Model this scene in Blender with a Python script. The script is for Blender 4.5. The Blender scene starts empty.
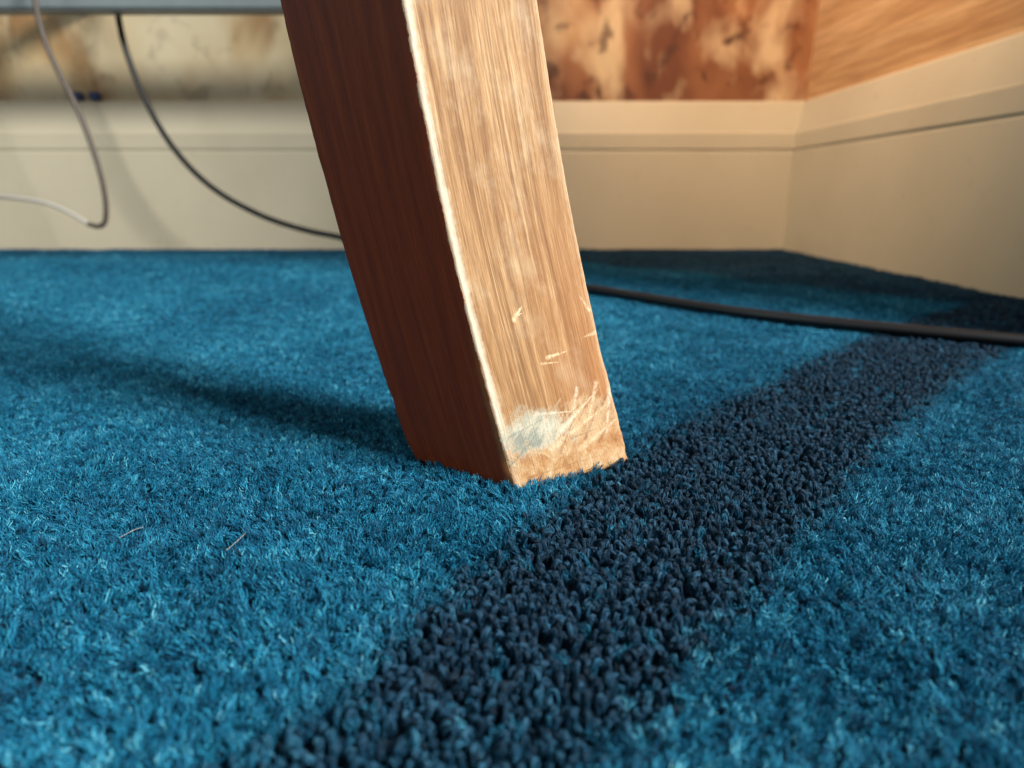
import bpy, bmesh, math, numpy as np
from mathutils import Vector, noise as mn
rng = np.random.default_rng(7)
S = bpy.context.scene
S.view_settings.view_transform = 'Standard'
S.view_settings.look = 'None'

def lin(r,g,b):
    def f(c):
        c/=255.0
        return c/12.92 if c<=0.04045 else ((c+0.055)/1.055)**2.4
    return (f(r),f(g),f(b),1.0)

class NT:
    def __init__(s,name):
        s.m=bpy.data.materials.new(name); s.m.use_nodes=True
        s.t=s.m.node_tree; s.n=s.t.nodes; s.b=s.n['Principled BSDF']
    def set(s,n,k,v):
        i=n.inputs[k]
        if hasattr(v,'is_output'): s.t.links.new(v,i)
        else: i.default_value=v
    def math(s,op,a,b=0.0,clamp=False):
        n=s.n.new('ShaderNodeMath'); n.operation=op; n.use_clamp=clamp
        s.set(n,0,a); s.set(n,1,b); return n.outputs[0]
    def mix(s,f,a,b,blend='MIX'):
        n=s.n.new('ShaderNodeMix'); n.data_type='RGBA'; n.blend_type=blend
        s.set(n,0,f); s.set(n,6,a); s.set(n,7,b); return n.outputs[2]
    def noise(s,vec,scale,detail=4,rough=.5,dist=0.0):
        n=s.n.new('ShaderNodeTexNoise'); s.set(n,'Vector',vec); n.inputs['Scale'].default_value=scale
        n.inputs['Detail'].default_value=detail; n.inputs['Roughness'].default_value=rough
        n.inputs['Distortion'].default_value=dist; return n.outputs['Fac']
    def ramp(s,f,stops):
        n=s.n.new('ShaderNodeValToRGB'); s.set(n,0,f); e=n.color_ramp.elements
        while len(e)>1: e.remove(e[-1])
        e[0].position=stops[0][0]; e[0].color=stops[0][1]
        for p,c in stops[1:]:
            x=e.new(p); x.color=c
        return n.outputs[0]
    def rng(s,v,a,b,c=0.0,d=1.0):
        n=s.n.new('ShaderNodeMapRange'); s.set(n,0,v)
        for i,x in enumerate((a,b,c,d)): n.inputs[i+1].default_value=x
        return n.outputs[0]
    def mapv(s,vec,scale=(1,1,1),loc=(0,0,0)):
        n=s.n.new('ShaderNodeMapping'); s.set(n,'Vector',vec); n.inputs['Scale'].default_value=scale
        n.inputs['Location'].default_value=loc; return n.outputs[0]
    def pos(s): return s.n.new('ShaderNodeNewGeometry').outputs['Position']
    def sep(s,v):
        n=s.n.new('ShaderNodeSeparateXYZ'); s.set(n,0,v); return n.outputs
    def comb(s,x,y,z):
        n=s.n.new('ShaderNodeCombineXYZ'); s.set(n,0,x); s.set(n,1,y); s.set(n,2,z); return n.outputs[0]
    def attr(s,name):
        n=s.n.new('ShaderNodeAttribute'); n.attribute_name=name; return n.outputs['Fac']
    def bump(s,h,strength,dist):
        n=s.n.new('ShaderNodeBump'); s.set(n,'Height',h); n.inputs['Strength'].default_value=strength
        n.inputs['Distance'].default_value=dist; s.t.links.new(n.outputs[0],s.b.inputs['Normal'])
    def out(s,**kw):
        for k,v in kw.items(): s.set(s.b,k.replace('_',' '),v)

# ---------------- materials ----------------
def mat_pile():
    m=NT('carpet_pile_mat')
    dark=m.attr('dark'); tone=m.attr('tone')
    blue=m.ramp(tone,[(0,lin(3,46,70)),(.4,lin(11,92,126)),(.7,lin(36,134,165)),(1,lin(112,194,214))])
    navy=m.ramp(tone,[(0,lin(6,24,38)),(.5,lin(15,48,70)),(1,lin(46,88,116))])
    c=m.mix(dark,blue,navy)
    m.out(Base_Color=c,Roughness=.6)
    m.b.inputs['Specular IOR Level'].default_value=.22
    return m.m
def mat_backing():
    m=NT('carpet_backing_mat'); p=m.pos()
    n=m.noise(p,900,2)
    m.out(Base_Color=m.ramp(n,[(.3,lin(2,24,40)),(.7,lin(6,48,70))]),Roughness=.95)
    return m.m
def mat_slab():
    m=NT('slab_mat'); n=m.noise(m.pos(),20)
    m.out(Base_Color=m.ramp(n,[(.3,lin(90,88,84)),(.7,lin(120,116,110))]),Roughness=.9); return m.m
def mat_leg():
    m=NT('worn_wood_mat')
    u=m.attr('fu'); l=m.attr('fl')
    ux=m.math('MULTIPLY',u,.05)
    v=m.comb(ux,l,0.0)
    warp=m.noise(m.mapv(v,(60,9,1)),1,3)
    gx=m.math('ADD',ux,m.math('MULTIPLY',warp,.006))
    g1=m.noise(m.mapv(m.comb(gx,l,0.0),(330,11,1)),1,5,.6)
    g2=m.noise(m.mapv(m.comb(gx,l,0.0),(1900,110,1)),1,4,.65)
    g3=m.noise(m.mapv(m.comb(gx,l,0.0),(700,7,1),(4,4,0)),1,3,.6)
    g4=m.noise(m.mapv(m.comb(gx,l,0.0),(1300,16,1),(7,1,0)),1,3,.6)
    blot=m.noise(m.mapv(v,(60,40,1)),1,5,.65)
    light=m.ramp(g1,[(.28,lin(120,84,50)),(.45,lin(160,120,78)),(.6,lin(184,146,102)),(.78,lin(208,178,136))])
    light=m.mix(m.rng(g2,.4,.62,0,.5),light,lin(116,80,48))
    light=m.mix(m.rng(g3,.54,.64,0,.5),light,lin(100,66,40))
    light=m.mix(m.rng(g4,.55,.62,0,.5),light,lin(104,70,42))
    light=m.mix(m.rng(blot,.5,.75,0,.4),light,lin(208,190,158))
    warm=m.math('MULTIPLY',m.rng(u,.3,1.0),m.rng(l,.12,.03))
    light=m.mix(m.math('MULTIPLY',warm,.55),light,lin(158,98,54))
    dk=m.ramp(g1,[(.25,lin(100,38,10)),(.55,lin(130,54,17)),(.8,lin(154,72,26))])
    dk=m.mix(m.rng(g2,.45,.65,0,.15),dk,lin(66,24,8))
    dk=m.mix(m.rng(l,.08,.20,0,.45),dk,lin(66,20,6))
    rag=m.math('MULTIPLY',m.math('SUBTRACT',m.noise(m.mapv(v,(200,120,1)),1,6,.75),.5),.075)
    uu=m.math('ADD',u,rag)
    face=m.math('MULTIPLY',m.math('GREATER_THAN',uu,-.012),m.math('LESS_THAN',u,1.9))
    col=m.mix(face,dk,light)
    e0=m.math('SUBTRACT',1.0,m.math('MULTIPLY',m.math('ABSOLUTE',m.math('SUBTRACT',uu,.02)),22.0),True)
    e0=m.math('MULTIPLY',e0,m.math('MULTIPLY',face,.85))
    col=m.mix(e0,col,lin(226,212,188))
    e1=m.math('SUBTRACT',1.0,m.math('MULTIPLY',m.math('ABSOLUTE',m.math('SUBTRACT',uu,.995)),26.0),True)
    col=m.mix(m.math('MULTIPLY',e1,.55),col,lin(208,182,146))
    ed=m.math('SUBTRACT',1.0,m.math('MULTIPLY',m.math('ABSOLUTE',m.math('ADD',uu,.03)),22.0),True)
    ed=m.math('MULTIPLY',ed,m.rng(l,.06,.03))
    col=m.mix(m.math('MULTIPLY',ed,.8),col,lin(150,104,60))
    sc=m.noise(m.mapv(v,(170,120,1),(3,1,0)),1,6,.75,.5)
    low=m.rng(m.math('ADD',l,m.math('MULTIPLY',m.math('SUBTRACT',sc,.5),.03)),.026,.012)
    low=m.math('MULTIPLY',low,face)
    worn=m.ramp(sc,[(.34,lin(140,92,54)),(.47,lin(174,132,88)),(.58,lin(190,160,120)),(.7,lin(212,196,168))])
    col=m.mix(m.math('MULTIPLY',low,.75),col,worn)
    sv=m.comb(m.math('SUBTRACT',m.math('MULTIPLY',ux,.72),m.math('MULTIPLY',l,.69)),m.math('ADD',m.math('MULTIPLY',ux,.69),m.math('MULTIPLY',l,.72)),0.0)
    st=m.noise(m.mapv(sv,(420,90,1),(2,3,0)),1,5,.7)
    def patch(cu,cl_,wu,wl,colr,amt,k=2.6):
        nonlocal col
        du=m.math('DIVIDE',m.math('SUBTRACT',u,cu),wu); dl=m.math('DIVIDE',m.math('SUBTRACT',l,cl_),wl)
        d=m.math('ADD',m.math('MULTIPLY',du,du),m.math('MULTIPLY',dl,dl))
        d=m.math('ADD',d,m.math('MULTIPLY',m.math('SUBTRACT',st,.5),k*1.8))
        d=m.math('ADD',d,m.math('MULTIPLY',m.math('SUBTRACT',sc,.5),k))
        f=m.math('MULTIPLY',m.math('MULTIPLY',m.rng(d,1.2,.2),face),amt)
        col=m.mix(f,col,colr)
    pale=m.ramp(st,[(.35,lin(146,148,134)),(.5,lin(180,182,164)),(.65,lin(212,210,190))])
    patch(.28,.020,.32,.0085,pale,.8,2.4)
    patch(.20,.0175,.15,.0040,lin(100,110,104),.55,2.6)
    patch(.74,.021,.27,.009,lin(198,176,140),.5,3.0)
    jit=m.math('MULTIPLY',m.math('SUBTRACT',m.noise(m.mapv(v,(900,900,1)),1,3,.7),.5),.0012)
    brk=m.rng(m.noise(m.mapv(v,(700,500,1),(9,9,0)),1,2),.38,.55,.3,1)
    def stroke(u1,l1,u2,l2,w,colr,amt):
        nonlocal col
        ax,ay=u1*.05,l1; dx,dy=(u2-u1)*.05,l2-l1; L2=dx*dx+dy*dy
        px=m.math('SUBTRACT',ux,ax); py=m.math('SUBTRACT',l,ay)
        h=m.math('ADD',m.math('MULTIPLY',px,dx/L2),m.math('MULTIPLY',py,dy/L2),True)
        ex=m.math('SUBTRACT',px,m.math('MULTIPLY',h,dx)); ey=m.math('SUBTRACT',py,m.math('MULTIPLY',h,dy))
        d=m.math('SQRT',m.math('ADD',m.math('MULTIPLY',ex,ex),m.math('MULTIPLY',ey,ey)))
        d=m.math('ADD',d,jit)
        wid=m.math('MULTIPLY',m.math('SUBTRACT',1.1,h),w)
        f=m.math('MULTIPLY',m.math('MULTIPLY',m.math('SUBTRACT',1.3,m.math('DIVIDE',d,wid),True),amt),brk)
        col=m.mix(m.math('MULTIPLY',f,face),col,colr)
    tan=lin(214,190,154); pl=lin(212,202,178); br=lin(112,70,38)
    for a in [(.33,.0605,.42,.065,.0009,tan,.95),(.34,.0615,.41,.0625,.0006,tan,.8),
              (.52,.0458,.70,.0472,.0008,tan,.9),(.46,.0440,.60,.0436,.0005,tan,.7),
              (.97,.061,.91,.0665,.0008,tan,.8),(.99,.0525,.84,.0512,.0008,tan,.7),
              (.36,.0125,.97,.026,.0012,tan,.65),(.45,.0175,.90,.032,.0009,pl,.6),
              (.60,.0100,1.0,.0190,.0011,tan,.6),(.30,.0265,.66,.0245,.0006,pl,.6),
              (.70,.033,.58,.0205,.0008,pl,.6),(.88,.034,.70,.018,.0009,tan,.6),
              (.98,.030,.86,.014,.0012,pl,.6),
              (.42,.0105,.62,.0225,.0007,br,.6),(.66,.0135,.86,.0265,.0007,br,.6),(.78,.0115,.97,.021,.0006,br,.55),
              (.55,.0150,.80,.0165,.0006,br,.5),(.88,.0250,.97,.030,.0007,br,.6),(.50,.0215,.72,.0275,.0006,br,.5),
              (.02,.010,.34,.0215,.0006,lin(98,108,106),.5),(.05,.020,.42,.0250,.0005,lin(110,116,110),.5),
              (.10,.004,.95,.0065,.0004,br,.35)]:
        stroke(*a)
    m.out(Base_Color=col,Roughness=m.math('ADD',.45,m.math('MULTIPLY',face,.15)))
    m.b.inputs['Specular IOR Level'].default_value=.3
    m.bump(m.math('ADD',m.math('ADD',g2,g4),m.math('MULTIPLY',m.math('ADD',sc,st),m.math('MULTIPLY',low,2.0))),.5,.0006)
    return m.m
def mat_paper():
    m=NT('marbled_wallpaper_mat'); p=m.pos(); x=m.sep(p)
    n1=m.noise(m.mapv(p,(1,1,.7),(1.3,0,.4)),6,3,.5,.4)
    n2=m.noise(m.mapv(p,(1.5,1,.8),(3,0,1)),9,3,.5,.3)
    n3=m.noise(m.mapv(p,(1.2,1,1),(8,0,4)),24,3,.5,.3)
    cream=m.ramp(n1,[(.35,lin(222,204,170)),(.5,lin(202,174,130)),(.62,lin(164,126,82)),(.75,lin(118,80,46))])
    rust=m.ramp(n1,[(.3,lin(232,206,164)),(.42,lin(208,166,120)),(.52,lin(164,110,72)),(.68,lin(112,64,40))])
    w=m.rng(x[0],-.35,.1)
    c=m.mix(w,cream,rust)
    c=m.mix(m.rng(n2,.46,.68,0,.8),c,m.mix(w,lin(220,202,164),lin(230,204,162)))
    c=m.mix(m.math('MULTIPLY',m.rng(n3,.57,.70,0,.9),m.rng(x[0],-.5,.1,.35,1)),c,lin(80,44,28))
    m.out(Base_Color=c,Roughness=.45); return m.m
def mat_veneer():
    m=NT('wood_veneer_mat'); p=m.pos()
    g=m.noise(m.mapv(p,(1,2,60)),1,5,.6,.05)
    g2=m.noise(m.mapv(p,(1,9,340)),1,3,.6)
    c=m.ramp(g,[(.3,lin(190,142,96)),(.5,lin(214,170,122)),(.7,lin(228,190,144))])
    c=m.mix(m.rng(g2,.45,.6,0,.5),c,lin(150,104,66))
    m.out(Base_Color=c,Roughness=.55); return m.m
def mat_trim():
    m=NT('painted_trim_mat'); p=m.pos(); n=m.noise(p,5,4)
    n2=m.noise(p,45,4,.6)
    c=m.ramp(n,[(.3,lin(196,184,158)),(.7,lin(208,196,170))])
    c=m.mix(m.rng(n2,.62,.72,0,.2),c,lin(166,150,126))
    m.out(Base_Color=c,Roughness=.45)
    m.bump(m.noise(p,300,3),.1,.0005); return m.m
def mat_plain(name,c,r=.5,metal=0):
    m=NT(name); n=m.noise(m.pos(),60,3)
    c2=tuple(x*.8 for x in c[:3])+(1,)
    m.out(Base_Color=m.mix(n,c,c2),Roughness=r,Metallic=metal); return m.m

# ---------------- helpers ----------------
def link(o): S.collection.objects.link(o); return o
def mesh_obj(name,verts,faces,mat,smooth=False):
    me=bpy.data.meshes.new(name); me.from_pydata([tuple(v) for v in verts],[],faces); me.update()
    if mat: me.materials.append(mat)
    if smooth:
        for p in me.polygons: p.use_smooth=True
    return link(bpy.data.objects.new(name,me))
def box(name,a,b,mat,bevel=0):
    bm=bmesh.new(); bmesh.ops.create_cube(bm,size=1)
    for v in bm.verts:
        v.co=Vector([(a[i]+b[i])/2+v.co[i]*(b[i]-a[i]) for i in range(3)])
    if bevel: bmesh.ops.bevel(bm,geom=list(bm.edges),offset=bevel,segments=3,affect='EDGES')
    me=bpy.data.meshes.new(name); bm.to_mesh(me); bm.free(); me.materials.append(mat)
    return link(bpy.data.objects.new(name,me))
def prism(name,poly,z0,z1,mat):
    n=len(poly)
    V=[(x,y,z0) for x,y in poly]+[(x,y,z1) for x,y in poly]
    F=[tuple(range(n))[::-1],tuple(range(n,2*n))]+[(i,(i+1)%n,n+(i+1)%n,n+i) for i in range(n)]
    return mesh_obj(name,V,F,mat)
def tube(name,pts,r,mat,parent=None):
    cu=bpy.data.curves.new(name,'CURVE'); cu.dimensions='3D'; cu.bevel_depth=r; cu.bevel_resolution=5; cu.resolution_u=14
    cu.use_fill_caps=True
    sp=cu.splines.new('NURBS'); sp.points.add(len(pts)-1)
    for i,p in enumerate(pts): sp.points[i].co=(*p,1)
    sp.order_u=3; sp.use_endpoint_u=True
    cu.materials.append(mat); o=link(bpy.data.objects.new(name,cu))
    if parent: o.parent=parent
    return o

WY=1.24; WX=.54; WE=.30; FX=1.3
trim=mat_trim()
# ---------------- room ----------------
prism('floor',[(-1.6,-.6),(FX,-.6),(FX,WE),(WX+.1,WE),(WX+.1,WY+.1),(-1.6,WY+.1)],-.06,-.0065,mat_slab())
box('wall_back',(-1.6,WY,-.0065),(WX+.1,WY+.1,2.3),mat_paper())
box('wall_right',(WX,WE,-.0065),(WX+.1,WY,2.3),mat_veneer())
prof=[(0,-.004),(.020,-.004),(.020,.174),(.0195,.1755),(.0192,.1763),(.0192,.1778),(.0210,.1795),(.0216,.181),(.0216,.2065),(.0210,.2083),(.0193,.2090),(.0188,.2105),(.006,.260),(.003,.2635),(0,.264)]
def baseboard(name,f,L0,L1):
    V=[];F=[];n=len(prof)
    for L in (L0,L1):
        for d,z in prof: V.append(f(L,d,z))
    for i in range(n):
        j=(i+1)%n; F.append((i,j,n+j,n+i))
    F.append(tuple(range(n))[::-1]); F.append(tuple(range(n,2*n)))
    o=mesh_obj(name,V,F,trim)
    bm=bmesh.new(); bm.from_mesh(o.data); bmesh.ops.recalc_face_normals(bm,faces=bm.faces); bm.to_mesh(o.data); bm.free()
    return o
baseboard('baseboard_back',lambda L,d,z:((WX-d) if L=='c' else L, WY-d-.0003,z),-1.6,'c')
baseboard('baseboard_right',lambda L,d,z:(WX-d-.0003,(WY-d) if L=='c' else L,z),WE,'c')

# ---------------- leg ----------------
zk=[-.002,0,.0323,.0532,.0828,.1132,.1546,.20,.26,.34,.44]
xk=[.0015,.001,-.0076,-.0126,-.0195,-.0252,-.0320,-.0375,-.043,-.0475,-.0495]
yk=[.2012,.2012,.2025,.2035,.205,.206,.207,.2075,.2075,.207,.206]
def leg():
    V=[];F=[];U=[];L=[]
    nz=260; zs=np.linspace(-.002,.44,nz)
    for iz,z in enumerate(zs):
        P1=Vector((np.interp(z,zk,xk),np.interp(z,zk,yk),z))
        if z>.02:
            acc=Vector((0,0,0))
            for dz in (-.02,-.01,0,.01,.02):
                acc+=Vector((np.interp(z+dz,zk,xk),np.interp(z+dz,zk,yk),0))
            P1=Vector((acc.x/5,acc.y/5,z))
        t=min(max(z/.155,0),1.4)
        o2=Vector((.0456-.0040*t,.0254-.0004*t,0)); o3=Vector((-.0418-.0034*t,.0284+.0006*t,0))
        C=[P1+o3,P1,P1+o2,P1+o2+o3]
        pts=[];us=[]
        r=.0009
        for k in range(4):
            A=C[k];B=C[(k+1)%4];Pv=C[(k-1)%4]
            d_in=(Pv-A).normalized(); d_out=(B-A).normalized()
            for s in (0,.25,.5,.75,1):
                q=A+d_in*r*(1-s)**2+d_out*r*s**2
                pts.append(q); us.append(k-1+(s-.5)*.03)
            a=A+d_out*r; b=B+(A-B).normalized()*r
            for s in range(1,22):
                f=s/22; pts.append(a.lerp(b,f)); us.append(k-1+.015+f*.97)
        ctr=sum(C,Vector())/4
        lowf=max(0,1-z/.06)
        for q,u in zip(pts,us):
            edge=min(abs(u-round(u)),.5)
            rough=mn.noise(Vector((q.x*230,q.y*230,q.z*200)))
            rough2=mn.noise(Vector((q.x*110,q.y*110,q.z*60+4)))
            amp=.00005+ ((.00018+.0006*lowf)*max(0,1-edge/.05))
            amp+=max(0,1-z/.03)*.00025
            dirv=(q-ctr); dirv.z=0; dirv.normalize()
            q=q+dirv*(-abs(rough)*amp - max(0,rough2-.15)*amp*2.5)
            V.append(q); U.append(u); L.append(z+.002)
        n=len(pts)
        if iz:
            for i in range(n):
                j=(i+1)%n
                F.append(((iz-1)*n+i,(iz-1)*n+j,iz*n+j,iz*n+i))
    F.append(tuple(range(n))[::-1]); F.append(tuple(range((nz-1)*n,nz*n)))
    o=mesh_obj('wooden_table_leg',V,F,mat_leg(),True)
    me=o.data
    for nm,arr in (('fu',U),('fl',L)):
        a=me.attributes.new(nm,'FLOAT','POINT'); a.data.foreach_set('value',np.array(arr,dtype=np.float32))
    bm=bmesh.new(); bm.from_mesh(me); bmesh.ops.recalc_face_normals(bm,faces=bm.faces); bm.to_mesh(me); bm.free()
leg()

# ---------------- cables ----------------
blk=mat_plain('black_rubber_mat',lin(12,12,15),.42)
gry=mat_plain('grey_cable_mat',lin(88,78,70),.5)
wht=mat_plain('white_cable_mat',lin(186,180,170),.45)
tube('power_cable',[(-.60,1.13,.50),(-.615,1.115,.43),(-.62,1.10,.376),(-.615,1.10,.305),(-.575,1.09,.195),(-.51,1.08,.115),(-.416,1.06,.0650),(-.3265,1.03,.042),(-.266,1.0,.036),(-.19,.93,.016),(-.10,.85,.005),(0,.75,.0042),(.083,.662,.0042),(.1387,.583,.0042),(.203,.507,.0042),(.278,.456,.0042),(.3557,.410,.0042),(.43,.37,.0042),(.49,.31,.0042),(.495,.2,.0042)],.0046,blk)
e=bpy.data.objects.new('signal_cable',None); link(e)
tube('grey_sheath',[(-.66,1.02,.50),(-.672,1.0,.42),(-.678,1.0,.364),(-.674,1.0,.30),(-.643,1.0,.22),(-.628,1.0,.136),(-.628,1.0,.080),(-.640,1.0,.046),(-.662,1.0,.056)],.0038,gry,e)
tube('white_sheath',[(-.660,1.0,.0545),(-.69,1.0,.076),(-.73,1.0,.091),(-.79,1.0,.097),(-.88,1.03,.10),(-1.0,1.1,.08),(-1.1,1.15,.004)],.0031,wht,e)

met=mat_plain('grey_metal_mat',lin(132,140,142),.4,.3)
e=bpy.data.objects.new('desk_support_rail',None); link(e)
r=box('rail',(-1.5,1.04,.362),(-.17,1.075,.412),met,.003); r.parent=e
for i,x in enumerate((-1.3,-.75,-.21)):
    b=box('bracket_%d'%(i+1),(x-.02,1.045,.4125),(x+.02,WY-.0005,.43),met,.002); b.parent=e
e=bpy.data.objects.new('cable_clip',None); link(e)
bl=mat_plain('blue_plastic_mat',lin(52,74,124),.4)
for i,(x,w) in enumerate(((-.79,.014),(-.760,.018))):
    b=box('clip_%d'%(i+1),(x-w/2,WY-.012,.2645),(x+w/2,WY-.0005,.278),bl,.002); b.parent=e

# ---------------- carpet ----------------
xr=WX-.0215
base=prism('carpet',[(-1.6,-.6),(FX,-.6),(FX,WE-.01),(xr,WE-.01),(xr,WY-.0215),(-1.6,WY-.0215)],-.0062,-.0048,mat_backing())
pm=mat_pile()
cl=np.array([(-.08,.015),(-.017,.088),(.011,.129),(.045,.171),(.088,.225),(.160,.299),(.27,.405),(.37,.49),(.50,.58)])
hw=np.array([.024,.026,.030,.034,.036,.034,.037,.040,.044])
def band(x,y):
    best=np.full(x.shape,9.0)
    for i in range(len(cl)-1):
        a=cl[i];d=cl[i+1]-a;l2=d@d
        t=np.clip(((x-a[0])*d[0]+(y-a[1])*d[1])/l2,0,1)
        dist=np.hypot(x-a[0]-t*d[0],y-a[1]-t*d[1])
        w=hw[i]*(1-t)+hw[i+1]*t
        best=np.minimum(best,dist-w)
    return best
def lf(x,y,f,s):
    r=np.random.default_rng(s); o=np.zeros_like(x)
    for k in range(9):
        a=r.uniform(0,6.28);q=f*r.uniform(.5,1.9);ph=r.uniform(0,6.28)
        o+=np.sin(q*(x*np.cos(a)+y*np.sin(a))+ph+1.5*np.sin(.4*f*(y*np.cos(a)-x*np.sin(a))))
    return o/9
def sstep(v,a,b):
    t=np.clip((v-a)/(b-a),0,1); return t*t*(3-2*t)
def fardark(x,y):  # navy band by the right wall, pile colour darker towards the back
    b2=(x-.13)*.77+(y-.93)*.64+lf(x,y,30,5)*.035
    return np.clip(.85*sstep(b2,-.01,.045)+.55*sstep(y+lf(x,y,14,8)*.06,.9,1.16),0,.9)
legc=[np.array(p) for p in ((-.0406,.2296),(.0011,.2012),(.0464,.2266),(.0047,.255))]
def legdist(x,y):
    m=np.full(x.shape,9.0)
    for i in range(4):
        a=legc[i];b=legc[(i+1)%4]
        d=(b-a)/np.linalg.norm(b-a)
        m=np.minimum(m,d[0]*(y-a[1])-d[1]*(x-a[0]))
    return m   # >0 inside
def grid(x0,x1,y0,y1,s):
    X,Y=np.meshgrid(np.arange(x0,x1,s),np.arange(y0,y1,s))
    X=X+ (np.arange(X.shape[0])%2)[:,None]*s*.5
    X=X.ravel()+rng.uniform(-.4,.4,X.size)*s; Y=Y.ravel()+rng.uniform(-.4,.4,Y.size)*s
    return X,Y
def surf(x,y):  # pile-top undulation, pile pushed up around the foot of the leg
    ld=-legdist(x,y)
    return lf(x,y,48,41)*.0015+lf(x,y,240,42)*.0008+np.exp(-np.clip(ld,0,1)/.004)*(.0012+.0008*lf(x,y,300,43))-.0008*np.exp(-((ld-.014)/.008)**2)
def make_curves(name,P,rad,dark,tone):
    N,K,_=P.shape
    hc=bpy.data.hair_curves.new(name); hc.add_curves([K]*N)
    hc.attributes['position'].data.foreach_set('vector',P.astype(np.float32).ravel())
    ra=hc.attributes.get('radius') or hc.attributes.new('radius','FLOAT','POINT')
    prof=np.ones(K); prof[-1]=.6
    ra.data.foreach_set('value',(rad[:,None]*prof[None,:]).astype(np.float32).ravel())
    for nm,a in (('dark',dark),('tone',tone)):
        at=hc.attributes.new(nm,'FLOAT','CURVE'); at.data.foreach_set('value',a.astype(np.float32))
    hc.materials.append(pm)
    o=link(bpy.data.objects.new(name,hc)); o.parent=base; return o
def zone(idx,xf,y0,y1,s,ns,rad,zs):
    X,Y=grid(-1.5,FX-.02,y0,y1,s)
    k=(np.abs(X)<(xf+.95*np.maximum(Y,0)))&(Y<WY-.024)&((X<WX-.024)|(Y<WE-.012))&(legdist(X,Y)<0)
    X=X[k];Y=Y[k]
    sd=-band(X,Y)+lf(X,Y,170,3)*.006+rng.normal(0,.0030,X.size)
    drop=rng.uniform(0,1,X.size)<.05
    D=(sd>0)&~drop
    # ---- cut pile
    T=(~D).sum()
    rep=lambda a:np.repeat(a,ns)
    xt=X[~D];yt=Y[~D]
    x=rep(xt);y=rep(yt);n=x.size
    hgt=rep(rng.normal(0,.0006,T)+surf(xt,yt))
    lx=rep(rng.normal(0,.9,T)+lf(xt,yt,90,21)*1.4); ly=rep(rng.normal(0,.9,T)+lf(xt,yt,90,22)*1.4)
    ph=rng.uniform(0,6.28,n);q=np.sqrt(rng.uniform(0,1,n))
    ox=np.cos(ph)*q;oy=np.sin(ph)*q
    cx=rng.normal(0,1,n);cy=rng.normal(0,1,n)
    tdir=rep(rng.uniform(-1.6,1.6,T))
    P=np.zeros((n,6,3))
    for j in range(6):
        f=j/5
        sp=s*(.2+.48*f); tw=tdir*f
        c_,s_=np.cos(tw),np.sin(tw)
        curl=.00048*zs*math.sin(f*5.2)
        P[:,j,0]=x+(ox*c_-oy*s_)*sp+lx*f*f*.0009*zs+cx*curl+rng.normal(0,.00020*zs,n)*f
        P[:,j,1]=y+(ox*s_+oy*c_)*sp+ly*f*f*.0009*zs+cy*curl+rng.normal(0,.00020*zs,n)*f
        P[:,j,2]=-.0049+.0048*(f**.9)+hgt*f+rng.normal(0,.00026,n)*f-q*q*.0009*f
    tone=np.clip(.43+rep(rng.normal(0,.11,T)+lf(xt,yt,150,33)*.12+lf(xt,yt,20,31)*.20)+rng.normal(0,.17,n),0,1)
    dk=np.clip(rep(fardark(xt,yt)+.45*sstep(-band(xt,yt)+.0,-.010,.002)+.12*np.clip(lf(xt,yt,60,51),0,1)),0,1)
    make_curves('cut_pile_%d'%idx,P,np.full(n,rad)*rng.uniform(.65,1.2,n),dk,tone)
    # ---- loop pile
    if not D.any(): return
    kk=rng.uniform(0,1,D.sum())<.85
    nl=ns+4; rep=lambda a:np.repeat(a,nl)
    X2=X[D][kk];Y2=Y[D][kk];m=X2.size
    x=rep(X2);y=rep(Y2);n=x.size
    a=rep(rng.uniform(0,6.28,m)); R=rep(rng.uniform(.28,.56,m))*s*1.1
    top=rep(rng.uniform(-.0018,.0008,m)+surf(X2,Y2)); tw=rep(rng.uniform(-2.6,2.6,m))
    ph=rng.uniform(0,6.28,n);q=np.sqrt(rng.uniform(0,1,n))*.00068*zs
    P=np.zeros((n,7,3))
    for j in range(7):
        th=math.pi*(j/6*1.35-.1)
        aa=a+tw*(j/6)
        al=np.cos(th)*R+q*np.cos(ph+j*.6)*math.cos(th)
        si=q*np.sin(ph+j*.6)
        P[:,j,0]=x+np.cos(aa)*al-np.sin(aa)*si+rng.normal(0,.00018,n)
        P[:,j,1]=y+np.sin(aa)*al+np.cos(aa)*si+rng.normal(0,.00018,n)
        P[:,j,2]=-.0044+(.0040+top)*max(math.sin(th),-.2)+q*np.cos(ph+j*.6)*.8+rng.normal(0,.0001,n)
    tone=np.clip(.43+rng.normal(0,.19,n)+rep(rng.normal(0,.13,m)),0,1)
    dk=np.clip(rep(1.0-.4*np.clip(rng.normal(0,.5,m)-.45,0,1)-.22*sstep(-Y2,-.12,-.07)-.1*sstep(.010+band(X2,Y2),0,.012)),.2,1)
    make_curves('loop_pile_%d'%idx,P,np.full(n,rad*.9)*rng.uniform(.8,1.2,n),dk,tone)
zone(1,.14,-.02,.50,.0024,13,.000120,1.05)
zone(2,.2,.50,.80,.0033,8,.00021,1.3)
zone(3,.4,.80,WY,.0044,6,.00032,1.7)
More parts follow.
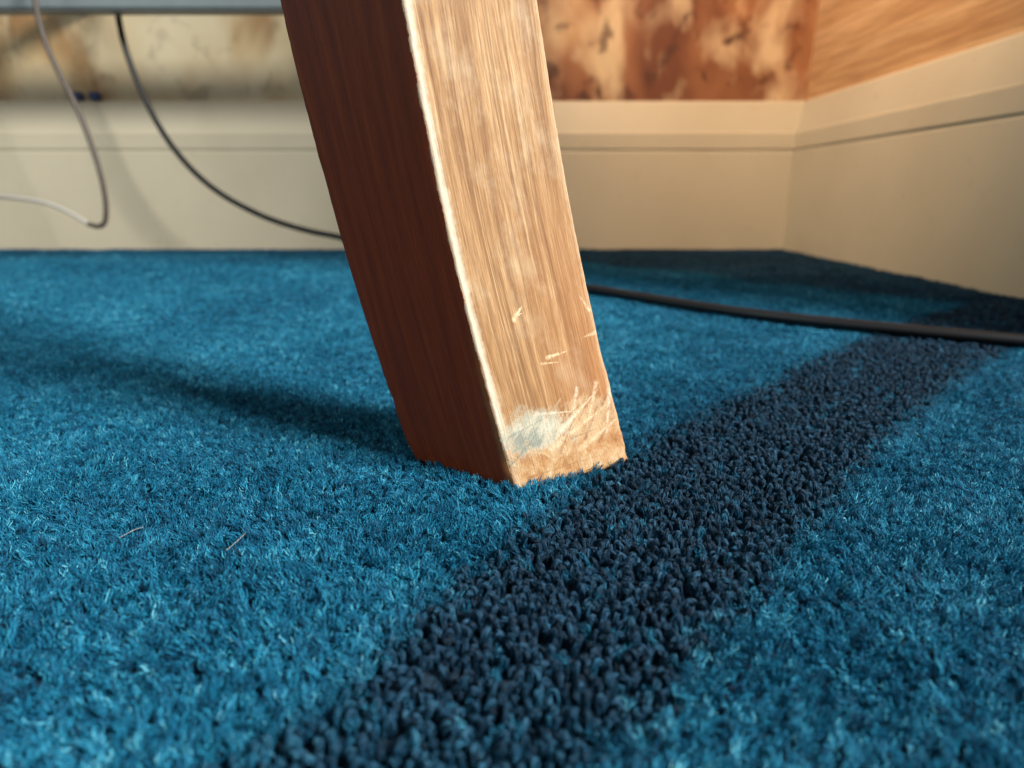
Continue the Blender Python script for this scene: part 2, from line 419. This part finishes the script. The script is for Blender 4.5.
def stray():
    Pn=[]
    for (x,y,a,Ln) in ((-.083,.158,.9,.010),(-.118,.165,.5,.007)):
        Pn.append([(x+math.cos(a+.1*j)*Ln*j/5,y+math.sin(a+.1*j)*Ln*j/5,.0012+.0010*math.sin(j*.6)) for j in range(6)])
    hc=bpy.data.hair_curves.new('stray_fibres'); hc.add_curves([6]*len(Pn))
    hc.attributes['position'].data.foreach_set('vector',np.array(Pn,dtype=np.float32).ravel())
    ra=hc.attributes.get('radius') or hc.attributes.new('radius','FLOAT','POINT')
    ra.data.foreach_set('value',np.full(6*len(Pn),.00006,dtype=np.float32))
    hc.materials.append(wht); o=link(bpy.data.objects.new('stray_fibres',hc)); o.parent=base
stray()

# ---------------- lights ----------------
def area(name,loc,tgt,size,energy,col):
    l=bpy.data.lights.new(name,'AREA'); l.size=size; l.energy=energy; l.color=col
    o=link(bpy.data.objects.new(name,l)); o.location=loc
    o.rotation_euler=(Vector(tgt)-Vector(loc)).to_track_quat('-Z','Y').to_euler(); return o
area('window_light',(1.75,-.80,1.60),(0,.35,0),.60,168,(1.0,.985,.95))
area('left_daylight',(-1.3,-.3,1.3),(-.5,1.2,0.2),.6,6.5,(.80,1.0,.97))
l=bpy.data.lights.new('warm_wall_lamp','SPOT'); l.energy=40; l.color=(1,.68,.43); l.spot_size=math.radians(84); l.spot_blend=.9; l.shadow_soft_size=.05
o=link(bpy.data.objects.new('warm_wall_lamp',l)); o.location=(.08,.60,.95); o.rotation_euler=(Vector((.50,1.15,.36))-o.location).to_track_quat('-Z','Y').to_euler()
w=bpy.data.worlds.new('world'); S.world=w; w.use_nodes=True
w.node_tree.nodes['Background'].inputs[0].default_value=(.94,.97,1,1); w.node_tree.nodes['Background'].inputs[1].default_value=.30

# ---------------- camera ----------------
c=bpy.data.cameras.new('camera'); c.lens=21.8; c.sensor_width=36; c.clip_start=.005
c.dof.use_dof=True; c.dof.focus_distance=.215; c.dof.aperture_fstop=8.5
o=link(bpy.data.objects.new('camera',c)); o.location=(0,0,.1); o.rotation_euler=(math.radians(73),0,0)
S.camera=o
